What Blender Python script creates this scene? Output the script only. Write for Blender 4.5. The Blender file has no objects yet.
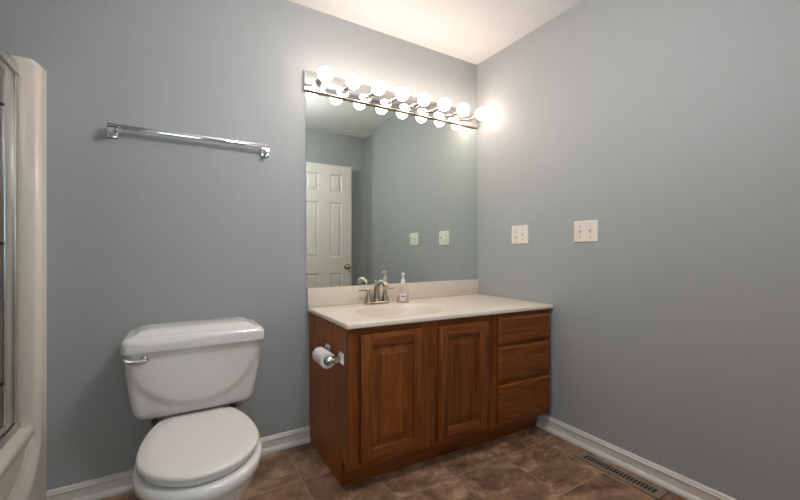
import bpy, bmesh, math, random
from mathutils import Vector, Matrix
random.seed(7)
PI = math.pi
scene = bpy.context.scene
COL = scene.collection

# ------------------------------------------------------------------ camera, light, exposure
cam_d = bpy.data.cameras.new('camera'); cam = bpy.data.objects.new('camera', cam_d); COL.objects.link(cam)
cam_d.sensor_width = 36.0; cam_d.lens = 373.5 / 800 * 36; cam_d.clip_start = 0.01
cam.location = (-1.8967, -2.052, 1.0664)
cam.rotation_euler = (PI / 2, 0, -math.radians(31.1))
scene.camera = cam
world = bpy.data.worlds.new('world'); scene.world = world; world.use_nodes = True
world.node_tree.nodes['Background'].inputs[0].default_value = (0.55, 0.65, 0.8, 1)
world.node_tree.nodes['Background'].inputs[1].default_value = 0.05
vs = scene.view_settings
vs.view_transform = 'Standard'; vs.look = 'None'; vs.gamma = 1; vs.use_curve_mapping = False
vs.exposure = 1.15
BULB_COLOR = (1.0, 0.82, 0.69); BULB_STRENGTH = 10.5
HALL_POWER = 6.0; HALL_COLOR = (0.70, 0.93, 1.0)
hl = bpy.data.lights.new('hall_fill_light', 'AREA'); hl.shape = 'RECTANGLE'; hl.size = 1.3; hl.size_y = 1.3
hl.energy = HALL_POWER; hl.color = HALL_COLOR
hlo = bpy.data.objects.new('hall_fill_light', hl); COL.objects.link(hlo)
hlo.location = (-2.2, -3.55, 1.5); hlo.rotation_euler = (PI / 2, 0, 0)      # unseen cool fill light added in the hall, shining through the opening

GLOBE_COLOR = (0.98, 0.98, 0.985); GLOBE_STRENGTH = 17.4; GLOBE_AT = (-1.26, -1.18, 2.02); GLOBE_R = 0.14   # hanging globe added as fill light

# ------------------------------------------------------------------ materials
def lin(r, g, b):
    f = lambda c: (c / 255 / 12.92) if c / 255 <= 0.04045 else ((c / 255 + 0.055) / 1.055) ** 2.4
    return (f(r), f(g), f(b), 1)
class NT:
    def __init__(s, name):
        s.m = bpy.data.materials.new(name); s.m.use_nodes = True
        s.t = s.m.node_tree; s.b = s.t.nodes['Principled BSDF']
    def n(s, typ, **kw):
        nd = s.t.nodes.new(typ)
        for k, v in kw.items():
            if k.startswith('i_'):
                key = k[2:]; key = int(key) if key.isdigit() else key.replace('_', ' ')
                nd.inputs[key].default_value = v
            else: setattr(nd, k, v)
        return nd
    def l(s, a, b): s.t.links.new(a, b)
    def coord(s, scale=(1, 1, 1), kind='Object'):
        tc = s.n('ShaderNodeTexCoord'); mp = s.n('ShaderNodeMapping'); mp.inputs['Scale'].default_value = scale
        s.l(tc.outputs[kind], mp.inputs['Vector']); return mp.outputs['Vector']
    def noise(s, vec, scale, detail=4, rough=0.5, dist=0.0):
        nd = s.n('ShaderNodeTexNoise'); nd.inputs['Scale'].default_value = scale; nd.inputs['Detail'].default_value = detail
        nd.inputs['Roughness'].default_value = rough; nd.inputs['Distortion'].default_value = dist
        s.l(vec, nd.inputs['Vector']); return nd.outputs['Fac']
    def ramp(s, fac, stops):
        r = s.n('ShaderNodeValToRGB'); e = r.color_ramp.elements
        while len(e) < len(stops): e.new(0.5)
        for el, (p, c) in zip(e, stops): el.position = p; el.color = c
        s.l(fac, r.inputs['Fac']); return r.outputs['Color']
    def mix(s, fac, a, b, mode='MIX'):
        m = s.n('ShaderNodeMix', data_type='RGBA', blend_type=mode)
        for sock, v in ((m.inputs[0], fac), (m.inputs[6], a), (m.inputs[7], b)):
            if isinstance(v, bpy.types.NodeSocket): s.l(v, sock)
            else: sock.default_value = v
        return m.outputs[2]
    def math(s, op, a, b=0.0):
        m = s.n('ShaderNodeMath', operation=op)
        for i, v in enumerate((a, b)):
            if isinstance(v, bpy.types.NodeSocket): s.l(v, m.inputs[i])
            else: m.inputs[i].default_value = v
        return m.outputs[0]
    def bump(s, h, strength, dist=0.01):
        b = s.n('ShaderNodeBump'); b.inputs['Strength'].default_value = strength; b.inputs['Distance'].default_value = dist
        s.l(h, b.inputs['Height']); s.l(b.outputs['Normal'], s.b.inputs['Normal'])
    def set(s, **kw):
        for k, v in kw.items(): s.b.inputs[k.replace('_', ' ')].default_value = v
        return s
def simple(name, col, rough=0.5, metal=0.0, var=0.04, scale=30, **kw):
    t = NT(name); v = t.coord(); f = t.noise(v, scale, 3)
    c0 = tuple(x * (1 - var) for x in col[:3]) + (1,); c1 = tuple(min(1, x * (1 + var)) for x in col[:3]) + (1,)
    t.l(t.ramp(f, [(0.3, c0), (0.7, c1)]), t.b.inputs['Base Color'])
    t.set(Roughness=rough, Metallic=metal, **kw); return t.m

def wall_mat():
    t = NT('blue_grey_wall_paint'); v = t.coord((9, 9, 0.8)); f = t.noise(v, 6, 3)
    v2 = t.coord((1, 1, 1)); g = t.noise(v2, 220, 2)
    t.l(t.ramp(f, [(0.25, (0.376, 0.389, 0.392, 1)), (0.75, (0.390, 0.403, 0.406, 1))]), t.b.inputs['Base Color'])
    t.bump(g, 0.12, 0.002); t.set(Roughness=0.55); t.b.inputs['Specular IOR Level'].default_value = 0.35
    return t.m
def ceiling_mat():
    t = NT('white_textured_ceiling'); v = t.coord(); f = t.noise(v, 55, 4, 0.6, 0.6)
    h = t.ramp(f, [(0.48, (0, 0, 0, 1)), (0.62, (1, 1, 1, 1))])
    t.b.inputs['Base Color'].default_value = (0.76, 0.745, 0.74, 1); t.bump(h, 0.35, 0.004); t.set(Roughness=0.9)
    return t.m
def tile_mat():
    t = NT('brown_slate_look_floor_tile'); tc = t.n('ShaderNodeTexCoord'); sp = t.n('ShaderNodeSeparateXYZ')
    t.l(tc.outputs['Object'], sp.inputs[0])
    def cell(o, off, size):
        u = t.math('DIVIDE', t.math('ADD', o, off), size); fl = t.math('FLOOR', u); fr = t.math('SUBTRACT', u, fl)
        d = t.math('MINIMUM', fr, t.math('SUBTRACT', 1.0, fr)); return fl, t.math('MULTIPLY', d, size)
    ix, dx = cell(sp.outputs[0], 0.1375 + 0.3135 * 40, 0.3135); iy, dy = cell(sp.outputs[1], 0.34 * 40, 0.34)
    d = t.math('MINIMUM', dx, dy)
    gm = t.n('ShaderNodeMapRange'); gm.inputs['From Min'].default_value = 0.0018; gm.inputs['From Max'].default_value = 0.0036
    t.l(d, gm.inputs['Value']); tile = gm.outputs['Result']
    cb = t.n('ShaderNodeCombineXYZ'); t.l(ix, cb.inputs[0]); t.l(iy, cb.inputs[1])
    wn = t.n('ShaderNodeTexWhiteNoise', noise_dimensions='2D'); t.l(cb.outputs[0], wn.inputs['Vector'])
    off = t.n('ShaderNodeVectorMath', operation='SCALE'); t.l(wn.outputs['Color'], off.inputs[0]); off.inputs['Scale'].default_value = 7
    ad = t.n('ShaderNodeVectorMath', operation='ADD'); t.l(tc.outputs['Object'], ad.inputs[0]); t.l(off.outputs[0], ad.inputs[1])
    sc = t.n('ShaderNodeMapping'); sc.inputs['Scale'].default_value = (1, 1.5, 1); sc.inputs['Rotation'].default_value = (0, 0, 0.6); t.l(ad.outputs[0], sc.inputs[0])
    n1 = t.noise(sc.outputs[0], 5.5, 9, 0.68, 0.35); n2 = t.noise(ad.outputs[0], 38, 5, 0.65)
    c1 = t.ramp(n1, [(0.32, lin(88, 62, 46)), (0.44, lin(136, 102, 78)), (0.52, lin(164, 126, 98)), (0.63, lin(204, 170, 140))])
    c2 = t.mix(0.55, c1, t.ramp(n2, [(0.3, (0.32, 0.30, 0.28, 1)), (0.7, (0.72, 0.68, 0.64, 1))]), 'OVERLAY')
    tint = t.mix(t.math('MULTIPLY', wn.outputs['Value'], 0.35), c2, lin(112, 96, 84))
    t.l(t.mix(tile, lin(160, 140, 120), tint), t.b.inputs['Base Color'])
    hh = t.math('ADD', t.math('MULTIPLY', tile, 0.6), t.math('MULTIPLY', n2, 0.4)); t.bump(hh, 0.25, 0.003)
    t.set(Roughness=0.42); return t.m
def wood_mat(name, axis, dark=lin(92, 46, 16), mid=lin(128, 70, 28), light=lin(152, 90, 42), strips=False):
    t = NT(name); sc = [26, 26, 26]; sc[axis] = 1.3
    tc = t.n('ShaderNodeTexCoord'); oi = t.n('ShaderNodeObjectInfo')
    rn = t.n('ShaderNodeVectorMath', operation='SCALE'); cmb = t.n('ShaderNodeCombineXYZ')
    for i in range(3): t.l(oi.outputs['Random'], cmb.inputs[i])
    t.l(cmb.outputs[0], rn.inputs[0]); rn.inputs['Scale'].default_value = 13.0
    ad = t.n('ShaderNodeVectorMath', operation='ADD'); t.l(tc.outputs['Object'], ad.inputs[0]); t.l(rn.outputs[0], ad.inputs[1])
    mp = t.n('ShaderNodeMapping'); mp.inputs['Scale'].default_value = sc; t.l(ad.outputs[0], mp.inputs[0])
    g1 = t.noise(mp.outputs[0], 1.6, 6, 0.6, 0.8)
    mp2 = t.n('ShaderNodeMapping'); s2 = [160, 160, 160]; s2[axis] = 5; mp2.inputs['Scale'].default_value = s2; t.l(ad.outputs[0], mp2.inputs[0])
    g2 = t.noise(mp2.outputs[0], 1.5, 3, 0.6)
    c = t.ramp(g1, [(0.30, dark), (0.5, mid), (0.72, light)])
    c = t.mix(0.35, c, t.ramp(g2, [(0.35, (0.25, 0.22, 0.2, 1)), (0.65, (0.62, 0.6, 0.58, 1))]), 'OVERLAY')
    if strips:                                             # glued-up boards of differing tone
        sp = t.n('ShaderNodeSeparateXYZ'); t.l(ad.outputs[0], sp.inputs[0])
        fl = t.math('FLOOR', t.math('DIVIDE', sp.outputs[0], 0.062)); w = t.n('ShaderNodeTexWhiteNoise', noise_dimensions='1D'); t.l(fl, w.inputs['W'])
        c = t.mix(1.0, c, t.ramp(w.outputs['Value'], [(0.0, (0.72, 0.74, 0.70, 1)), (1.0, (1.12, 1.08, 1.02, 1))]), 'MULTIPLY')
    t.l(c, t.b.inputs['Base Color']); t.bump(g2, 0.12, 0.001)
    t.set(Roughness=0.45); t.b.inputs['Specular IOR Level'].default_value = 0.3; return t.m
def marble_mat():
    t = NT('cream_cultured_marble'); v = t.coord(); f = t.noise(v, 7, 6, 0.6, 1.4)
    t.l(t.ramp(f, [(0.35, lin(221, 208, 192)), (0.5, lin(227, 215, 200)), (0.56, lin(222, 208, 193)), (0.7, lin(229, 218, 204))]), t.b.inputs['Base Color'])
    t.set(Roughness=0.33); return t.m
def bulb_mat(name, color, strength):
    t = NT(name); e = t.n('ShaderNodeEmission'); e.inputs[0].default_value = color + (1,); e.inputs[1].default_value = strength
    t.l(e.outputs[0], t.t.nodes['Material Output'].inputs[0]); return t.m
def glass_mat(name, col, rough, bump=0.0, ior=1.45):
    t = NT(name); t.b.inputs['Base Color'].default_value = col; t.set(Roughness=rough, IOR=ior, Transmission_Weight=1.0)
    f = t.noise(t.coord((60, 60, 60)), 1.5, 2)
    if bump: t.bump(f, bump, 0.003)
    return t.m
M = dict(
    wall=wall_mat(), ceiling=ceiling_mat(), tile=tile_mat(), marble=marble_mat(), bulb=bulb_mat('glowing_white_bulb', BULB_COLOR, BULB_STRENGTH), globe=bulb_mat('added_fill_glow', GLOBE_COLOR, GLOBE_STRENGTH),
    trim=simple('white_trim_paint', lin(222, 217, 211), 0.35),
    woodv=wood_mat('honey_oak_upright_grain', 2), woodh=wood_mat('honey_oak_level_grain', 0), woodp=wood_mat('honey_oak_glued_panel', 2, strips=True),
    woodside=wood_mat('honey_oak_side_veneer', 2, lin(132, 74, 24), lin(164, 98, 36), lin(184, 120, 50)),
    china=simple('white_vitreous_china', lin(232, 228, 224), 0.10, var=0.01, Coat_Weight=0.3),
    seat=simple('white_seat_plastic', lin(230, 224, 217), 0.22, var=0.01),
    chrome=simple('polished_chrome', (0.82, 0.82, 0.83, 1), 0.08, 1.0, 0.02),
    nickel=simple('brushed_nickel', (0.47, 0.405, 0.335, 1), 0.28, 1.0, 0.06, 120),
    alum=simple('satin_aluminium', (0.70, 0.69, 0.67, 1), 0.32, 1.0, 0.03),
    bronzed=simple('tarnished_trim', (0.42, 0.35, 0.27, 1), 0.3, 1.0),
    socket=simple('satin_nickel_socket', (0.66, 0.62, 0.58, 1), 0.3, 1.0),
    brass=simple('aged_brass', (0.55, 0.42, 0.22, 1), 0.25, 1.0),
    mirror=simple('silvered_mirror', (0.77, 0.835, 0.79, 1), 0.0, 1.0, 0.0),
    fiber=simple('ivory_fibreglass', lin(226, 214, 200), 0.22, var=0.02),
    plate=simple('ivory_plastic', lin(232, 224, 214), 0.35, var=0.01),
    dark=simple('dark_slot', (0.02, 0.018, 0.016, 1), 0.7),
    bolt=simple('dark_bolt', (0.05, 0.04, 0.035, 1), 0.5),
    bronze=simple('brown_painted_metal', lin(142, 126, 110), 0.45, 0.2, 0.05),
    paper=simple('white_tissue_paper', lin(232, 226, 220), 0.95, var=0.02, scale=200),
    card=simple('brown_card', lin(96, 74, 56), 0.9),
    glass=glass_mat('grey_obscure_glass', (0.18, 0.22, 0.23, 1), 0.12, 0.3),
    bottle=glass_mat('clear_plastic', (0.99, 0.98, 0.97, 1), 0.03, ior=1.12),
    soap=simple('peach_liquid_soap', lin(244, 212, 186), 0.3, var=0.02),
    label=simple('white_label', lin(226, 222, 220), 0.5, var=0.01), labelmark=simple('blue_grey_label_mark', lin(120, 122, 146), 0.5),
    pump=simple('white_pump_plastic', lin(238, 234, 228), 0.3, var=0.01),
    hallwall=simple('pale_hall_paint', lin(196, 198, 196), 0.7),
)

# ------------------------------------------------------------------ mesh helpers
def merge(bm, tmp):
    me = bpy.data.meshes.new('tmp'); tmp.to_mesh(me); bm.from_mesh(me); bpy.data.meshes.remove(me); tmp.free()
def box(bm, x0, x1, y0, y1, z0, z1, bev=0.0, seg=2, mi=0):
    t = bmesh.new(); bmesh.ops.create_cube(t, size=1)
    for v in t.verts:
        v.co = Vector((x0 + (v.co.x + .5) * (x1 - x0), y0 + (v.co.y + .5) * (y1 - y0), z0 + (v.co.z + .5) * (z1 - z0)))
    bmesh.ops.recalc_face_normals(t, faces=t.faces)
    if bev: bmesh.ops.bevel(t, geom=t.edges[:], offset=bev, segments=seg, profile=0.5, affect='EDGES')
    for f in t.faces: f.material_index = mi
    merge(bm, t); return bm
def loft(bm, rings, cap0=True, cap1=True, closed=True):
    vr = [[bm.verts.new(p) for p in r] for r in rings]; n = len(rings[0])
    for a, b in zip(vr, vr[1:]):
        for i in range(n if closed else n - 1):
            j = (i + 1) % n; bm.faces.new((a[i], a[j], b[j], b[i]))
    if cap0: bm.faces.new(list(reversed(vr[0])))
    if cap1: bm.faces.new(vr[-1])
    return bm
def frame_of(d):
    d = Vector(d).normalized(); up = Vector((0, 0, 1)) if abs(d.z) < 0.9 else Vector((0, 1, 0))
    a = d.cross(up).normalized(); return a, d.cross(a).normalized()
def tube(bm, pts, r, n=16, caps=True):
    pts = [Vector(p) for p in pts]; rr = r if isinstance(r, (list, tuple)) else [r] * len(pts); rings = []
    a, b = frame_of(pts[1] - pts[0])
    for i, p in enumerate(pts):
        d = (pts[min(i + 1, len(pts) - 1)] - pts[max(i - 1, 0)]).normalized()
        a = (a - d * a.dot(d)).normalized(); b = d.cross(a)
        rings.append([p + (a * math.cos(2 * PI * k / n) + b * math.sin(2 * PI * k / n)) * rr[i] for k in range(n)])
    return loft(bm, rings, caps, caps)
def lathe(bm, o, prof, axis=(0, 0, 1), n=28):
    ax = Vector(axis).normalized(); a, b = frame_of(ax); o = Vector(o)
    return loft(bm, [[o + ax * h + (a * math.cos(2 * PI * k / n) + b * math.sin(2 * PI * k / n)) * max(r, 1e-4) for k in range(n)] for r, h in prof])
def sphere(bm, c, r, u=32, v=18):
    t = bmesh.new(); bmesh.ops.create_uvsphere(t, u_segments=u, v_segments=v, radius=r); bmesh.ops.translate(t, verts=t.verts, vec=c); merge(bm, t); return bm
def prism(bm, poly, axis, a, b):
    """poly of 2-D points swept along axis ('x','y','z') from a to b"""
    def P(u, w, s): return {'x': (s, u, w), 'y': (u, s, w), 'z': (u, w, s)}[axis]
    return loft(bm, [[P(u, w, s) for u, w in poly] for s in (a, b)])
def rrect(x0, x1, y0, y1, r, z, n=8, per=0):
    pts = []
    for cx, cy, a0 in ((x1 - r, y1 - r, 0), (x0 + r, y1 - r, PI / 2), (x0 + r, y0 + r, PI), (x1 - r, y0 + r, 1.5 * PI)):
        cor = [(cx + r * math.cos(a0 + PI / 2 * k / n), cy + r * math.sin(a0 + PI / 2 * k / n), z) for k in range(n + 1)]
        if per and pts:
            p, q = pts[-1], cor[0]
            pts += [tuple(p[i] + (q[i] - p[i]) * k / per for i in range(3)) for k in range(1, per)]
        pts += cor
    if per:
        p, q = pts[-1], pts[0]
        pts += [tuple(p[i] + (q[i] - p[i]) * k / per for i in range(3)) for k in range(1, per)]
    return pts
def root_loc(o):
    while o.parent: o = o.parent
    return o.location
def obj(name, bm, mat, parent=None, smooth=None, warp=None):
    if warp:
        for v in bm.verts: v.co = warp(v.co)
    bmesh.ops.recalc_face_normals(bm, faces=bm.faces)
    if parent:
        L = root_loc(parent)
        for v in bm.verts: v.co -= L
    me = bpy.data.meshes.new(name); bm.to_mesh(me); bm.free()
    for m in (mat if isinstance(mat, (list, tuple)) else [mat]): me.materials.append(m)
    if smooth is not None:
        for p in me.polygons: p.use_smooth = True
        me.set_sharp_from_angle(angle=math.radians(smooth))
    o = bpy.data.objects.new(name, me); COL.objects.link(o)
    if parent: o.parent = parent
    return o
def tag(o, label, cat, group=None):
    o['label'] = label; o['category'] = cat
    if group: o['group'] = group
    return o
def thing(name, label, cat, loc, group=None):
    o = bpy.data.objects.new(name, None); o.empty_display_size = 0.05; COL.objects.link(o); o.location = loc
    return tag(o, label, cat, group)
def struct(name, bm, mat, parent=None, smooth=None):
    o = obj(name, bm, mat, parent, smooth)
    if not parent: o['kind'] = 'structure'
    return o
NB = bmesh.new

# ------------------------------------------------------------------ room shell
ZC = 2.422; XL = -3.16; YF = -2.07; T = 0.12
struct('floor', box(NB(), XL - T, 1.2, -3.72, T, -0.1, 0.0), M['tile'])
struct('ceiling', box(NB(), XL - T, 1.2, -3.72, T, ZC, ZC + 0.1), M['ceiling'])
struct('wall_back', box(NB(), XL - T, T + 0.1, 0, T, 0, ZC), M['wall'])
b = NB(); box(b, 0, 0.2, -1.70, 0, 0, ZC); box(b, 0.08, 0.2, YF, -1.70, 0, ZC); struct('wall_right', b, M['wall'])
struct('wall_left', box(NB(), XL - T, XL, -3.72, 0, 0, ZC), M['wall'])
b = NB(); box(b, -0.80, 0.2, YF - T, YF, 0, ZC); box(b, XL, -2.36, YF - T, YF, 0, ZC); box(b, -2.36, -0.80, YF - T, YF, 2.06, ZC)
struct('wall_front', b, M['wall'])
struct('wall_tub_end', box(NB(), XL, -2.36, YF, -1.53, 0, ZC), M['wall'])
b = NB(); box(b, XL, 1.2, -3.72, -3.60, 0, ZC); struct('wall_hall', b, M['hallwall'])
struct('wall_hall_end', box(NB(), 1.08, 1.2, -3.60, YF - T, 0, ZC), M['hallwall'])
b = NB()
for y0, y1 in ((YF, YF + 0.015), (YF - T - 0.015, YF - T)):
    box(b, -0.80, -0.745, y0, y1, 0, 2.06, 0.003); box(b, -2.36, -0.745, y0, y1, 2.06, 2.115, 0.003)
struct('trim_1', b, M['trim'])
# skirting boards with a shoe moulding, drawn as a profile (distance from wall, height)
prof = [(0, 0), (0.024, 0), (0.0255, 0.006), (0.0250, 0.012), (0.022, 0.019), (0.017, 0.024), (0.011, 0.026), (0.011, 0.058), (0.0125, 0.060), (0.0155, 0.0635), (0.0150, 0.068), (0.0115, 0.071), (0.0110, 0.073), (0.0105, 0.078), (0.006, 0.083), (0, 0.083)]
struct('baseboard_back', prism(NB(), [(-d, z) for d, z in prof], 'x', -2.344, -1.253), M['trim'], smooth=25)
struct('baseboard_right', prism(NB(), [(-d, z) for d, z in prof], 'y', -1.70, -0.545), M['trim'], smooth=25)
struct('baseboard_front', prism(NB(), [(YF + d, z) for d, z in prof], 'x', -0.745, 0.08), M['trim'], smooth=25)

# open six-panel door folded back against the front wall (seen in the mirror)
DX0, DX1, DYF, DYB, DH = -0.798, -0.146, -1.950, -1.985, 2.022
b = NB()
cols = [(DX0 + 0.115, DX0 + 0.262), (DX1 - 0.262, DX1 - 0.115)]
rows = [(0.22, 0.808), (0.985, 1.604), (1.722, 1.918)]
xs = [DX0, cols[0][0], cols[0][1], cols[1][0], cols[1][1], DX1]
for i in (0, 2, 4): box(b, xs[i], xs[i + 1], DYB, DYF, 0.012, DH)
for c in cols:
    zs = [0.012, rows[0][0], rows[0][1], rows[1][0], rows[1][1], rows[2][0], rows[2][1], DH]
    for i in (0, 2, 4, 6): box(b, c[0], c[1], DYB, DYF, zs[i], zs[i + 1])
    for r in rows:
        for yf, s in ((DYF, -1), (DYB, 1)):
            rect = lambda ins, y: [(c[0] + ins, y, r[0] + ins), (c[1] - ins, y, r[0] + ins), (c[1] - ins, y, r[1] - ins), (c[0] + ins, y, r[1] - ins)]
            loft(b, [rect(0, yf), rect(0.012, yf + s * 0.011), rect(0.020, yf + s * 0.011), rect(0.040, yf + s * 0.003)], False, True)
door = struct('door_1', b, M['trim'])
kb = NB(); kx, kz = -0.205, 0.877
lathe(kb, (kx, DYF, kz), [(0.030, 0), (0.030, 0.006), (0.012, 0.009), (0.010, 0.028), (0.022, 0.034), (0.027, 0.046), (0.024, 0.058), (0.012, 0.065), (0, 0.066)], (0, 1, 0))
lathe(kb, (kx, DYB, kz), [(0.030, 0), (0.030, 0.006), (0.012, 0.009), (0.010, 0.026), (0.022, 0.032), (0.027, 0.044), (0.024, 0.056), (0, 0.062)], (0, -1, 0))
struct('door_knob', kb, M['brass'], door, 40)
hb = NB()
for z in (0.25, 1.0, 1.8): tube(hb, [(DX0 - 0.006, DYB - 0.004, z - 0.045), (DX0 - 0.006, DYB - 0.004, z + 0.045)], 0.006)
struct('hinge', hb, M['brass'], door, 40)

# ------------------------------------------------------------------ bath and shower alcove at left
u = thing('shower_tub_unit', 'ivory one-piece moulded tub and shower surround at the left edge', 'bathtub', (-2.75, -0.76, 0))
ZT = 1.80; FX = -2.344
# surround: three walls with rounded front edges and a clipped top corner
def stile_ring(z, yb, s, fx=FX, d=0.05):
    pts = [(XL + 0.004, yb, z), (fx, yb, z)]
    R = 0.024
    pts += [(fx - 0.006 - R + R * math.cos(a), yb + s * (d - R + R * math.sin(a)), z) for a in [PI / 2 * k / 8 for k in range(9)]]
    pts += [(fx - 0.075, yb + s * d, z), (fx - 0.10, yb + s * (d - 0.018), z), (XL + 0.06, yb + s * (d - 0.018), z), (XL + 0.004, yb + s * (d - 0.018), z)]
    return pts
b = NB()
for yb, s in ((-0.002, -1), (-1.528, 1)):
    loft(b, [stile_ring(0.0, yb, s), stile_ring(ZT - 0.006, yb, s), stile_ring(ZT + 0.004, yb, s, FX - 0.008), stile_ring(ZT + 0.015, yb, s, FX - 0.018, 0.05), stile_ring(ZT + 0.017, yb, s, FX - 0.024, 0.047)])
box(b, XL + 0.002, XL + 0.04, -1.50, -0.03, 0.35, ZT, 0.006)
obj('surround', b, M['fiber'], u, 40)
# tub: rim, basin and recessed apron
b = NB()
def tr(ix0, ix1, iy, r, z): return rrect(XL + 0.03 + ix0, -2.366 - ix1, -1.50 + iy, -0.03 - iy, r, z, 8)
RZ = 0.378
loft(b, [tr(0, 0.020, 0, 0.006, 0.0), tr(0, 0.020, 0, 0.006, 0.30), tr(0, 0.012, 0, 0.006, 0.335), tr(0, 0.002, 0, 0.006, 0.350), tr(0, 0.000, 0, 0.006, 0.362), tr(0, 0.006, 0, 0.006, 0.373), tr(0, 0.018, 0, 0.008, RZ),
         tr(0.03, 0.085, 0.06, 0.10, RZ), tr(0.04, 0.098, 0.075, 0.11, RZ - 0.012), tr(0.06, 0.115, 0.10, 0.12, 0.24), tr(0.09, 0.14, 0.16, 0.14, 0.10), tr(0.14, 0.19, 0.24, 0.14, 0.07)])
obj('tub', b, M['fiber'], u, 40)
b = NB(); cols_ = []                                     # lower apron step, sweeping up into the corner columns
for k in range(61):
    y = -0.035 - 1.46 * k / 60 if 8 < k < 52 else (-0.035 - 1.46 * (8 / 60) * (k / 8) ** 1.5 if k <= 8 else -1.495 + 1.46 * (8 / 60) * ((60 - k) / 8) ** 1.5)
    d = min(-0.035 - y, y + 1.495); zt = 0.205 + 0.150 * math.exp(-(d / 0.075) ** 1.3)
    pf = [(-2.42, 0.0), (FX - 0.006, 0.0)] + [(FX - 0.006 - 0.032 * (q * q * (3 - 2 * q)), zt - 0.045 + 0.055 * q) for q in [j / 10 for j in range(11)]] + [(-2.42, zt + 0.010)]
    cols_.append([(x, y, z) for x, z in pf])
loft(b, cols_); obj('apron_step', b, M['fiber'], u, 50)

sd = thing('sliding_shower_door', 'framed obscure-glass sliding shower door along the tub edge', 'shower door', (-2.42, -0.76, RZ + 0.002))
DXC = -2.434
b = NB(); prism(b, [(DXC - 0.026, 1.742), (DXC + 0.024, 1.742), (DXC + 0.024, 1.749), (DXC + 0.018, 1.754), (DXC + 0.018, 1.782), (DXC + 0.012, 1.794), (DXC - 0.026, 1.794)], 'y', -1.475, -0.055)
obj('header_track', b, M['alum'], sd, 30)
b = NB(); prism(b, [(DXC - 0.026, RZ + 0.003), (DXC + 0.026, RZ + 0.003), (DXC + 0.026, RZ + 0.016), (DXC + 0.020, RZ + 0.028), (DXC - 0.026, RZ + 0.028)], 'y', -1.475, -0.055)
obj('bottom_track', b, M['alum'], sd, 30)
for y0, y1 in ((-0.084, -0.055), (-1.475, -1.446)):
    b = NB(); box(b, DXC - 0.024, DXC + 0.012, y0, y1, RZ + 0.030, 1.741, 0.002); box(b, DXC + 0.012, DXC + 0.019, y0 + 0.006, y1 - 0.006, RZ + 0.030, 1.741, 0.002)
    obj('wall_jamb', b, M['alum'], sd, 30)
for xp, y0, y1 in ((DXC + 0.008, -0.80, -0.086), (DXC - 0.012, -1.44, -0.72)):
    b = NB(); box(b, xp - 0.003, xp + 0.003, y0 + 0.006, y1 - 0.006, RZ + 0.034, 1.739)
    g = obj('glass_panel', b, M['glass'], sd)
    b = NB()
    for ya, yb in ((y0, y0 + 0.026), (y1 - 0.078, y1)): box(b, xp - 0.007, xp + 0.007, ya, yb, RZ + 0.032, 1.740, 0.002)
    for za, zb in ((RZ + 0.032, RZ + 0.058), (1.715, 1.740)): box(b, xp - 0.0065, xp + 0.0065, y0 + 0.026, y1 - 0.078, za, zb, 0.002)
    obj('panel_frame', b, M['alum'], g, 30)
for z in (0.59, 1.09, 1.585):
    b = NB(); lathe(b, (DXC + 0.0113, -0.186, z), [(0.006, 0), (0.006, 0.004), (0.003, 0.007), (0, 0.0072)], (1, 0, 0), 14); obj('bumper', b, M['bolt'], sd, 40)

# ------------------------------------------------------------------ toilet
XC = -1.818
t = thing('toilet', 'white two-piece toilet with closed lid against the back wall', 'toilet', (XC, -0.45, 0))
def egg(w, yw, lf, lb, yback, z, n=72, e=2.0, xc=XC):
    pts = []
    for k in range(n):
        a = 2 * PI * k / n; cx, sy = math.cos(a), math.sin(a)
        L = lb if sy > 0 else lf
        x = w * math.copysign(abs(cx) ** (2 / e), cx); y = yw + L * math.copysign(abs(sy) ** (2 / e), sy)
        pts.append((xc + x, min(y, yback), z))
    return pts
b = NB()
loft(b, [egg(0.125, -0.44, 0.27, 0.28, -0.17, 0.0), egg(0.125, -0.44, 0.27, 0.28, -0.17, 0.02), egg(0.112, -0.44, 0.25, 0.28, -0.17, 0.045), egg(0.105, -0.45, 0.235, 0.28, -0.175, 0.12),
         egg(0.118, -0.48, 0.245, 0.30, -0.19, 0.18), egg(0.148, -0.54, 0.250, 0.36, -0.20, 0.235), egg(0.174, -0.58, 0.245, 0.40, -0.21, 0.285), egg(0.181, -0.595, 0.230, 0.42, -0.22, 0.318),
         egg(0.184, -0.60, 0.229, 0.40, -0.24, 0.327), egg(0.192, -0.60, 0.235, 0.40, -0.25, 0.333), egg(0.195, -0.60, 0.236, 0.40, -0.25, 0.358), egg(0.190, -0.60, 0.230, 0.39, -0.25, 0.368), egg(0.180, -0.60, 0.22, 0.38, -0.255, 0.371)])
obj('bowl', b, M['china'], t, 50)
b = NB(); box(b, XC - 0.13, XC + 0.13, -0.33, -0.06, 0.23, 0.360, 0.03, 4); obj('tank_shelf', b, M['china'], t, 50)
b = NB()
loft(b, [egg(0.172, -0.60, 0.202, 0.345, -0.338, 0.3745), egg(0.175, -0.60, 0.205, 0.347, -0.338, 0.377), egg(0.175, -0.60, 0.205, 0.347, -0.338, 0.387), egg(0.170, -0.60, 0.200, 0.345, -0.340, 0.3905)])
obj('seat_ring', b, M['seat'], t, 50)
b = NB()
loft(b, [egg(0.176, -0.60, 0.206, 0.355, -0.340, 0.3915), egg(0.183, -0.60, 0.213, 0.362, -0.335, 0.3925), egg(0.1855, -0.60, 0.2155, 0.3645, -0.333, 0.397), egg(0.184, -0.60, 0.214, 0.363, -0.335, 0.405), egg(0.177, -0.60, 0.207, 0.356, -0.341, 0.4090),
         egg(0.14, -0.60, 0.165, 0.28, -0.36, 0.4105), egg(0.07, -0.60, 0.085, 0.14, -0.40, 0.4110)])
obj('seat_lid', b, M['seat'], t, 50)
for sx in (-0.075, 0.075):
    b = NB(); box(b, XC + sx - 0.022, XC + sx + 0.022, -0.331, -0.300, 0.366, 0.398, 0.006, 3); obj('seat_hinge', b, M['seat'], t, 50)
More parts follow.
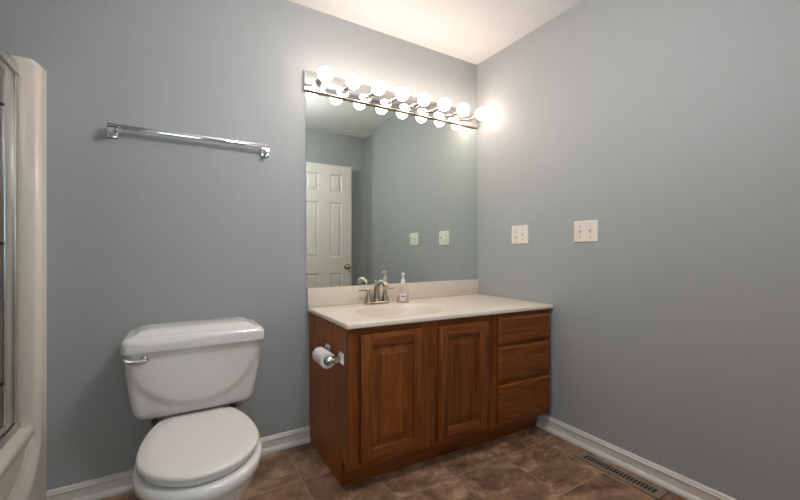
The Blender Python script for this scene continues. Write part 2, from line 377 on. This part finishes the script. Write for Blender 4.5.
# tank: rounded box, narrower below, with a raised U on its front
b = NB(); rings = []
N = 30
for k in range(N + 1):
    s = k / N; z = 0.366 + s * (0.664 - 0.366)
    q = min(1, s / 0.14); rnd = 0.030 * (1 - math.sqrt(max(0, 1 - (1 - q) ** 2)))
    hw = 0.222 + 0.036 * (1 - (1 - s) ** 1.8) - rnd; yf = -0.222 - 0.030 * s + rnd * 0.8
    ring = rrect(XC - hw + 0.006, XC + hw + 0.008, yf, -0.035, 0.030, z, 6, 40); out = []
    for x, y, zz in ring:
        if y < yf + 0.012:
            e = math.sqrt(((x - XC - 0.004) / 0.240) ** 2 + ((min(zz, 0.63) - 0.63) / 0.215) ** 2); f = min(1, max(0, (1.08 - e) / 0.16)); f = f * f * (3 - 2 * f)
            y -= 0.011 * f
        out.append((x, y, zz))
    rings.append(out)
loft(b, rings); obj('tank', b, M['china'], t, 60)
b = NB()
def lr(ins, z, r=0.03): return rrect(XC - 0.266 + ins + 0.006, XC + 0.268 - ins + 0.007, -0.282 + ins, -0.028 - ins * 0.5, max(r - ins * 0.3, 0.012), z, 8)
loft(b, [lr(0.008, 0.660), lr(0.001, 0.662), lr(0.0, 0.668), lr(0.0, 0.695), lr(0.002, 0.702), lr(0.007, 0.711), lr(0.015, 0.717), lr(0.026, 0.720), lr(0.036, 0.7215), lr(0.046, 0.727), lr(0.062, 0.735), lr(0.09, 0.739)])
obj('tank_lid', b, M['china'], t, 60)
b = NB(); lx, lz = -2.000, 0.632
lathe(b, (lx, -0.243, lz), [(0.019, 0), (0.019, 0.010), (0.015, 0.018), (0.010, 0.024), (0, 0.026)], (0, -1, 0), 20)
tube(b, [(lx + 0.004, -0.264, lz - 0.002), (lx - 0.02, -0.268, lz - 0.005), (lx - 0.042, -0.271, lz - 0.003), (lx - 0.058, -0.272, lz + 0.004), (lx - 0.066, -0.272, lz + 0.009)], [0.010, 0.009, 0.0085, 0.008, 0.005], 14)
obj('flush_lever', b, M['chrome'], t, 50)['label'] = 'chrome flush lever'
for sx in (-0.15, 0.15):
    b = NB(); tube(b, [(XC + sx, -0.185, 0.32), (XC + sx, -0.185, 0.370)], 0.006); lathe(b, (XC + sx, -0.185, 0.345), [(0.013, 0), (0.013, 0.008), (0.009, 0.02)]); obj('tank_bolt', b, M['bolt'], t, 40)

# ------------------------------------------------------------------ vanity (its front runs slightly out of square with the wall)
def W(co): return Vector((co.x, co.y * (1 + 0.105 * (co.x + 1.254)), co.z))
v = thing('vanity_cabinet', 'honey oak bathroom vanity cabinet with two doors and three drawers', 'cabinet', (-0.63, -0.3, 0))
VX0, VX1, YS, ZV = -1.252, -0.014, -0.555, 0.724
b = NB(); prism(b, [(-0.002, 0.001), (-0.474, 0.001), (-0.474, 0.086), (-0.467, 0.134), (-0.522, 0.104), (-0.538, 0.111), (-0.538, ZV), (-0.002, ZV)], 'x', VX0, VX0 + 0.0035); obj('side_panel', b, M['woodside'], v, warp=W)
b = NB(); prism(b, [(-0.002, 0.001), (-0.474, 0.001), (-0.474, 0.111), (-0.538, 0.111), (-0.538, ZV), (-0.002, ZV)], 'x', VX1 - 0.016, VX1); obj('side_panel', b, M['woodside'], v, warp=W)
b = NB(); box(b, VX0 + 0.006, VX1 - 0.017, -0.537, -0.004, 0.132, 0.148); box(b, VX0 + 0.006, VX1 - 0.017, -0.012, -0.003, 0.14, ZV); obj('carcass', b, M['woodside'], v, warp=W)
b = NB(); box(b, VX0 + 0.0055, VX1 - 0.0165, -0.478, -0.463, 0.001, 0.092); obj('toe_kick', b, M['woodh'], v, warp=W)
FZ0 = 0.110
stiles = [(VX0 - 0.004, -1.190), (-0.893, -0.793), (-0.503, -0.470), (-0.4695, -0.405), (-0.045, VX1 + 0.002)]
for a, c in stiles:
    b = NB(); box(b, a, c, YS, -0.5385, FZ0, ZV, 0.0012, 1); obj('stile', b, M['woodv'], v, warp=W)
for a, c in ((-1.190, -0.893), (-0.793, -0.503)):
    for z0, z1 in ((FZ0, 0.155), (0.685, ZV)):
        b = NB(); box(b, a + 0.0003, c - 0.0003, YS + 0.0004, -0.5385, z0, z1); obj('rail', b, M['woodh'], v, warp=W)
for z0, z1 in ((FZ0, 0.158), (0.335, 0.377), (0.535, 0.571), (0.690, ZV)):
    b = NB(); box(b, -0.4045, -0.0455, YS + 0.0004, -0.5385, z0, z1); obj('rail', b, M['woodh'], v, warp=W)
def vdoor(x0, x1, z0, z1, lab):
    yb, yf = YS - 0.001, YS - 0.021; sw = 0.056
    d = NB()
    for a, c in ((x0, x0 + sw), (x1 - sw, x1)): box(d, a, c, yf, yb, z0, z1, 0.004, 2)
    dd = obj('door', d, M['woodv'], v, 40, warp=W); dd['label'] = lab
    for za, zb in ((z0, z0 + sw), (z1 - sw, z1)):
        r = NB(); box(r, x0 + sw - 0.001, x1 - sw + 0.001, yf + 0.0006, yb, za, zb, 0.004, 2); obj('rail', r, M['woodh'], dd, 40, warp=W)
    p = NB(); a, c, za, zb = x0 + sw - 0.004, x1 - sw + 0.004, z0 + sw - 0.004, z1 - sw + 0.004
    rc = lambda i, y: [(a + i, y, za + i), (c - i, y, za + i), (c - i, y, zb - i), (a + i, y, zb - i)]
    loft(p, [rc(0, yb), rc(0, yf + 0.011), rc(0.010, yf + 0.0115), rc(0.042, yf + 0.004), rc(0.044, yf + 0.0015), rc(0.047, yf + 0.0012)]); obj('raised_panel', p, M['woodp'], dd, warp=W)
vdoor(-1.205, -0.882, 0.135, 0.695, 'left oak door with a raised panel')
vdoor(-0.805, -0.491, 0.137, 0.692, 'right oak door with a raised panel')
for z0, z1, lab in ((0.561, 0.701, 'shallow top drawer front'), (0.366, 0.545, 'middle drawer front'), (0.145, 0.344, 'deep bottom drawer front')):
    b = NB(); yb, yf = YS - 0.001, YS - 0.021; x0, x1 = -0.418, -0.029
    rc = lambda i, y: [(x0 + i, y, z0 + i), (x1 - i, y, z0 + i), (x1 - i, y, z1 - i), (x0 + i, y, z1 - i)]
    loft(b, [rc(0.003, yb), rc(0, yb - 0.003), rc(0, yf + 0.008), rc(0.003, yf + 0.0045), rc(0.006, yf + 0.003), rc(0.012, yf)])
    obj('drawer', b, M['woodh'], v, warp=W)['label'] = lab

# counter with integral oval basin and backsplash
c = thing('vanity_countertop', 'cream cultured-marble countertop with oval basin and backsplash', 'countertop', (-0.63, -0.3, ZV + 0.001))
CX0, CX1, CY1, CT, CB = -1.267, -0.001, -0.572, 0.748, 0.725
SX, SY, SA, SB = -0.850, -0.315, 0.240, 0.175
def rect_pt(a):                                           # point on the counter outline in direction a from basin centre
    dx, dy = math.cos(a), math.sin(a); ts = []
    if dx > 1e-9: ts.append((CX1 - SX) / dx)
    if dx < -1e-9: ts.append((CX0 - SX) / dx)
    if dy > 1e-9: ts.append((-0.001 - SY) / dy)
    if dy < -1e-9: ts.append((CY1 - SY) / dy)
    k = min(ts); return SX + dx * k, SY + dy * k
angs = sorted([2 * PI * k / 96 for k in range(96)] + [math.atan2(y - SY, x - SX) % (2 * PI) for x in (CX0, CX1) for y in (-0.001, CY1)])
def orng(ins, z):
    o = []
    for a in angs:
        x, y = rect_pt(a)
        o.append((min(max(x, CX0 + ins), CX1 - ins), min(max(y, CY1 + ins), -0.001 - ins), z))
    return o
def srng(k, z): return [(SX + SA * k * math.cos(a), SY + SB * k * math.sin(a), z) for a in angs]
b = NB()
loft(b, [srng(1.08, CB), orng(0.004, CB), orng(0.0, CB + 0.004), orng(0.0, CT - 0.007), orng(0.003, CT - 0.002), orng(0.008, CT), srng(1.06, CT), srng(1.03, CT - 0.001), srng(1.0, CT - 0.006), srng(0.96, CT - 0.025), srng(0.86, CT - 0.075), srng(0.66, CT - 0.115), srng(0.4, CT - 0.132), srng(0.09, CT - 0.137)], False, True)
obj('counter_slab', b, M['marble'], c, 40, warp=W)
b = NB(); box(b, CX0, CX1, -0.022, -0.002, CT + 0.0003, 0.853, 0.003, 2); obj('backsplash', b, M['marble'], c, 40)
b = NB(); lathe(b, (SX, SY * 1.04, CT - 0.136), [(0.022, 0), (0.022, 0.002), (0.018, 0.003), (0.016, 0.001), (0, 0.001)]); obj('drain', b, M['nickel'], c, 40)

# faucet
fx, fy, fz = -0.866, -0.078, CT + 0.0005
f = thing('faucet', 'brushed nickel two-handle faucet behind the basin', 'faucet', (fx, fy, fz))
b = NB(); loft(b, [rrect(fx - 0.076 + i, fx + 0.076 - i, fy - 0.026 + i, fy + 0.026 - i, 0.020 - i, z, 8) for i, z in ((0, fz), (0, fz + 0.009), (0.003, fz + 0.012), (0.006, fz + 0.0135))]); obj('base_plate', b, M['nickel'], f, 40)
for s in (-1, 1):
    b = NB(); hx = fx + s * 0.054
    lathe(b, (hx, fy, fz + 0.0125), [(0.024, 0), (0.024, 0.006), (0.021, 0.011), (0.0195, 0.020), (0.015, 0.040), (0.0115, 0.052), (0.0125, 0.055), (0.0125, 0.059), (0.010, 0.062), (0.009, 0.069), (0.0095, 0.076), (0.006, 0.080), (0, 0.081)])
    h = obj('handle', b, M['nickel'], f, 40)
    b = NB(); tube(b, [(hx, fy, fz + 0.084), (hx + s * 0.028, fy, fz + 0.0845), (hx + s * 0.058, fy, fz + 0.0855), (hx + s * 0.064, fy, fz + 0.0855)], [0.006, 0.005, 0.0058, 0.004], 12); obj('lever', b, M['nickel'], h, 50)
b = NB()
pts = [(fx, fy + 0.004, fz + 0.012), (fx, fy + 0.004, fz + 0.05), (fx, fy + 0.003, fz + 0.085)]
for k in range(1, 13):
    a = PI * 0.80 * k / 12; pts.append((fx, fy + 0.003 - 0.060 * (1 - math.cos(a)), fz + 0.085 + 0.046 * math.sin(a)))
pts.append((fx, pts[-1][1] - 0.006, pts[-1][2] - 0.008))
tube(b, pts, [0.022, 0.0185, 0.017] + [0.0165 - 0.0002 * k for k in range(12)] + [0.0150], 20); obj('spout', b, M['nickel'], f, 50)
b = NB(); tube(b, [(fx, fy + 0.024, fz + 0.012), (fx, fy + 0.024, fz + 0.125)], 0.0025, 10); sphere(b, (fx, fy + 0.024, fz + 0.128), 0.006, 14, 8); obj('lift_rod', b, M['nickel'], f, 50)

# soap pump bottle
sx, sy, sz = -0.708, -0.118, CT + 0.0005
s_ = thing('soap_dispenser', 'clear pump bottle of peach hand soap right of the faucet', 'soap bottle', (sx, sy, sz))
def br(hw, hd, z): return rrect(sx - hw, sx + hw, sy - hd, sy + hd, min(hw, hd) * 0.85, sz + z, 8)
b = NB(); loft(b, [br(0.033, 0.020, 0), br(0.036, 0.023, 0.004), br(0.036, 0.023, 0.05), br(0.034, 0.022, 0.075), br(0.028, 0.019, 0.095), br(0.018, 0.015, 0.106), br(0.0125, 0.0122, 0.112), br(0.0125, 0.0122, 0.118)]); obj('bottle', b, M['bottle'], s_, 50)
b = NB(); loft(b, [br(0.031, 0.018, 0.003), br(0.0335, 0.0205, 0.007), br(0.0335, 0.0205, 0.046), br(0.0335, 0.0205, 0.050)]); obj('liquid', b, M['soap'], s_, 50)['label'] = 'peach liquid soap'
b = NB(); box(b, sx - 0.017, sx + 0.017, sy - 0.0238, sy - 0.0232, sz + 0.014, sz + 0.056); lb = obj('label', b, M['label'], s_)
b = NB(); box(b, sx - 0.010, sx + 0.010, sy - 0.0243, sy - 0.0239, sz + 0.034, sz + 0.043); obj('label_mark', b, M['labelmark'], lb)
b = NB(); lathe(b, (sx, sy, sz + 0.112), [(0.0140, 0), (0.0140, 0.022), (0.012, 0.028), (0.006, 0.034), (0.0055, 0.052), (0.010, 0.055), (0.011, 0.062), (0.009, 0.066), (0, 0.067)], n=24)
tube(b, [(sx, sy + 0.008, sz + 0.1725), (sx, sy - 0.015, sz + 0.1735), (sx, sy - 0.030, sz + 0.170)], [0.006, 0.0055, 0.004], 12); obj('pump', b, M['pump'], s_, 50)['label'] = 'white pump top'

s_.rotation_euler.z = -0.5

# ------------------------------------------------------------------ mirror and light bar
mr = thing('wall_mirror', 'large frameless wall mirror above the vanity backsplash', 'mirror', (-0.637, 0, 0.8535))
b = NB(); box(b, -1.272, -0.0015, -0.006, -0.0008, 0.8536, 1.9495); obj('mirror_glass', b, M['mirror'], mr)
lbx0, lbx1, lby = -1.285, -0.012, -0.022
lbar = thing('vanity_light_bar', 'chrome strip light with eight glowing globe bulbs above the mirror', 'light fixture', (-0.65, 0, 1.950))
b = NB(); box(b, lbx0, lbx1, lby, -0.0008, 1.951, 2.060, 0.0025, 2)
obj('back_plate', b, simple('mirror_chrome', (0.80, 0.79, 0.77, 1), 0.03, 1.0, 0.0), lbar, 40)
b = NB(); box(b, lbx0 - 0.001, lbx1 + 0.001, lby - 0.002, lby + 0.006, 1.9500, 1.9555, 0.001, 1); obj('lower_edge', b, M['bronzed'], lbar)
BZ = 2.005
for k in range(8):
    bx = -1.2045 + k * 0.1596
    b = NB(); lathe(b, (bx, lby - 0.0003, BZ), [(0.021, 0), (0.021, 0.004), (0.0175, 0.006), (0.0175, 0.058), (0.0190, 0.060), (0.0190, 0.072), (0.0165, 0.074), (0.0165, 0.078)], (0, -1, 0), 24); so = obj('socket', b, M['socket'], lbar, 40)
    b = NB(); sphere(b, (bx, lby - 0.114, BZ), 0.0405); obj('bulb', b, M['bulb'], so, 60)

# ------------------------------------------------------------------ towel bar on the back wall
tb = thing('towel_bar', 'chrome towel bar on the blue-grey wall above the toilet', 'towel bar', (-1.81, 0, 1.585))
for px in (-2.130, -1.492):
    b = NB(); loft(b, [[(px + sx * hw * 0.8, y, 1.580 + sz_ * hw) for sx, sz_ in ((-1, -1), (1, -1), (1, 1), (-1, 1))] for hw, y in ((0.025, -0.0005), (0.025, -0.006), (0.021, -0.010))])
    tube(b, [(px, -0.008, 1.574), (px, -0.074, 1.574), (px, -0.080, 1.574)], [0.012, 0.012, 0.009], 20)
    box(b, px - 0.011, px + 0.011, -0.062, -0.040, 1.578, 1.588, 0.001, 1)
    obj('post', b, M['chrome'], tb, 30)
b = NB(); box(b, -2.142, -1.480, -0.061, -0.043, 1.5883, 1.606, 0.0015, 2); obj('bar', b, M['chrome'], tb, 30)

# ------------------------------------------------------------------ toilet paper holder and roll on the vanity side
th = thing('toilet_paper_holder', 'chrome two-post toilet paper holder on the vanity side', 'paper holder', (-1.252, -0.40, 0.58))
TX, TZ = -1.310, 0.582
for py in (-0.486, -0.318):
    b = NB(); loft(b, [[(x, py + s1 * hw, TZ + s2 * hw) for s1, s2 in ((-1, -1), (1, -1), (1, 1), (-1, 1))] for hw, x in ((0.026, -1.2525), (0.026, -1.257), (0.018, -1.265), (0.0135, -1.270), (0.0125, -1.300))])
    tube(b, [(-1.298, py, TZ), (-1.318, py, TZ), (-1.328, py, TZ)], [0.0145, 0.0165, 0.011], 18); obj('post', b, M['chrome'], th, 35)
b = NB(); tube(b, [(TX, -0.476, TZ), (TX, -0.328, TZ)], 0.0085, 16); obj('roller', b, M['chrome'], th, 40)
roll = thing('toilet_paper_roll', 'part-used white toilet paper roll hanging on the chrome holder', 'toilet paper', (TX, -0.394, TZ))
def ring_tube(r0, r1, y0, y1, n=40):
    b = NB(); P = lambda r, y: [(TX + r * math.cos(2 * PI * k / n), y, TZ - 0.0097 + r * math.sin(2 * PI * k / n)) for k in range(n)]
    return loft(b, [P(r0, y0), P(r1, y0), P(r1, y1), P(r0, y1), P(r0, y0)], False, False)
obj('paper', ring_tube(0.0205, 0.0355, -0.458, -0.342), M['paper'], roll, 40)
obj('core', ring_tube(0.0185, 0.0203, -0.4578, -0.3422), M['card'], roll, 40)

# ------------------------------------------------------------------ wall plates on the right wall
def plate(name, label, cat, y0, y1, z0, z1, kinds):
    p = thing(name, label, cat, (0, (y0 + y1) / 2, (z0 + z1) / 2))
    b = NB(); rc = lambda i, x: [(x, y0 + i, z0 + i), (x, y1 - i, z0 + i), (x, y1 - i, z1 - i), (x, y0 + i, z1 - i)]
    loft(b, [rc(0, -0.0005), rc(0, -0.003), rc(0.004, -0.0065)]); obj('cover_plate', b, M['plate'], p)
    zc = (z0 + z1) / 2
    for k, yc in zip(kinds, (y1 - (y1 - y0) * 0.28, y0 + (y1 - y0) * 0.30)):
        if k == 'toggle':
            b = NB(); box(b, -0.0075, -0.006, yc - 0.006, yc + 0.006, zc - 0.013, zc + 0.013); tg = obj('toggle_frame', b, M['plate'], p)
            b = NB(); loft(b, [[(x, yc + a * w, zz + c_ * h) for a, c_ in ((-1, -1), (1, -1), (1, 1), (-1, 1))] for x, w, h, zz in ((-0.007, 0.0045, 0.009, zc), (-0.020, 0.0038, 0.0045, zc + 0.008))]); obj('toggle', b, M['plate'], tg)
        else:
            for dz in (-0.020, 0.020):
                b = NB(); lathe(b, (-0.006, yc, zc + dz), [(0.0165, 0), (0.0165, 0.002), (0.0155, 0.003)], (-1, 0, 0), 24); rcp = obj('receptacle', b, M['plate'], p, 40)
                b = NB()
                for dy in (-0.0065, 0.0065): box(b, -0.0096, -0.0088, yc + dy - 0.0014, yc + dy + 0.0014, zc + dz, zc + dz + 0.0085)
                lathe(b, (-0.0088, yc, zc + dz - 0.0065), [(0.0028, 0), (0.0028, 0.0008)], (-1, 0, 0), 12); obj('slot', b, M['dark'], rcp)
        for dz in ((-0.030, 0.030) if k == 'toggle' else (-0.045, 0.045)):
            b = NB(); lathe(b, (-0.0062, yc, zc + dz), [(0.0036, 0), (0.0034, 0.001), (0, 0.0014)], (-1, 0, 0), 12); obj('screw', b, M['bronze'], p, 40)
plate('outlet_plate', 'ivory outlet and switch plate on right wall, nearer the mirror', 'outlet', -0.465, -0.332, 1.106, 1.224, ('duplex', 'toggle'))
plate('switch_plate', 'ivory double toggle switch plate on right wall, farther from mirror', 'light switch', -0.916, -0.779, 1.109, 1.224, ('toggle', 'toggle'))

# ------------------------------------------------------------------ registers
rg = thing('floor_register', 'brown metal floor register beside the right wall baseboard', 'vent', (-0.083, -1.06, 0))
x0, x1, y0, y1 = -0.128, -0.042, -1.257, -0.868
b = NB(); ix0, ix1 = -0.106, -0.064; iy0, iy1 = y0 + 0.030, y1 - 0.030
for a, c_, d, e in ((x0, ix0, y0, y1), (ix1, x1, y0, y1), (ix0, ix1, y0, iy0), (ix0, ix1, iy1, y1)): box(b, a, c_, d, e, 0.0005, 0.005)
n = 21; st = (iy1 - iy0) / n
for k in range(1, n): box(b, ix0, ix1, iy0 + k * st - 0.0030, iy0 + k * st + 0.0030, 0.0036, 0.0046)
obj('grille', b, M['bronze'], rg)
b = NB(); box(b, ix0 - 0.002, ix1 + 0.002, iy0 - 0.002, iy1 + 0.002, 0.0003, 0.0009); obj('duct_opening', b, M['dark'], rg)
cg = thing('ceiling_register', 'pale ceiling register above the open door, seen in the mirror', 'vent', (-0.08, -1.96, ZC))
b = NB(); x0, x1, y0, y1 = -0.23, 0.07, -2.035, -1.89
for a, c_, d, e in ((x0, x0 + 0.02, y0, y1), (x1 - 0.02, x1, y0, y1), (x0 + 0.02, x1 - 0.02, y0, y0 + 0.02), (x0 + 0.02, x1 - 0.02, y1 - 0.02, y1)): box(b, a, c_, d, e, ZC - 0.008, ZC - 0.0005)
for k in range(6): box(b, x0 + 0.02, x1 - 0.02, y0 + 0.026 + k * 0.0165, y0 + 0.036 + k * 0.0165, ZC - 0.007, ZC - 0.004)
obj('grille', b, M['plate'], cg)

# ------------------------------------------------------------------ hanging globe added as fill light to brighten the room (above the frame)
gx, gy, gz = GLOBE_AT
gl = thing('added_fill_globe', 'added fill light, a white glowing globe hanging unseen above the frame', 'added fill light', (gx, gy, ZC))
b = NB(); lathe(b, (gx, gy, ZC - 0.0005), [(0.065, 0), (0.065, 0.010), (0.050, 0.022), (0.012, 0.028)], (0, 0, -1)); obj('canopy', b, M['nickel'], gl, 40)
b = NB(); tube(b, [(gx, gy, ZC - 0.027), (gx, gy, gz + GLOBE_R + 0.028)], 0.008); lathe(b, (gx, gy, gz + GLOBE_R - 0.008), [(0.042, 0), (0.042, 0.022), (0.020, 0.036), (0.008, 0.040)]); obj('stem', b, M['nickel'], gl, 40)
b = NB(); sphere(b, (gx, gy, gz), GLOBE_R, 40, 24); obj('globe', b, M['globe'], gl, 60)
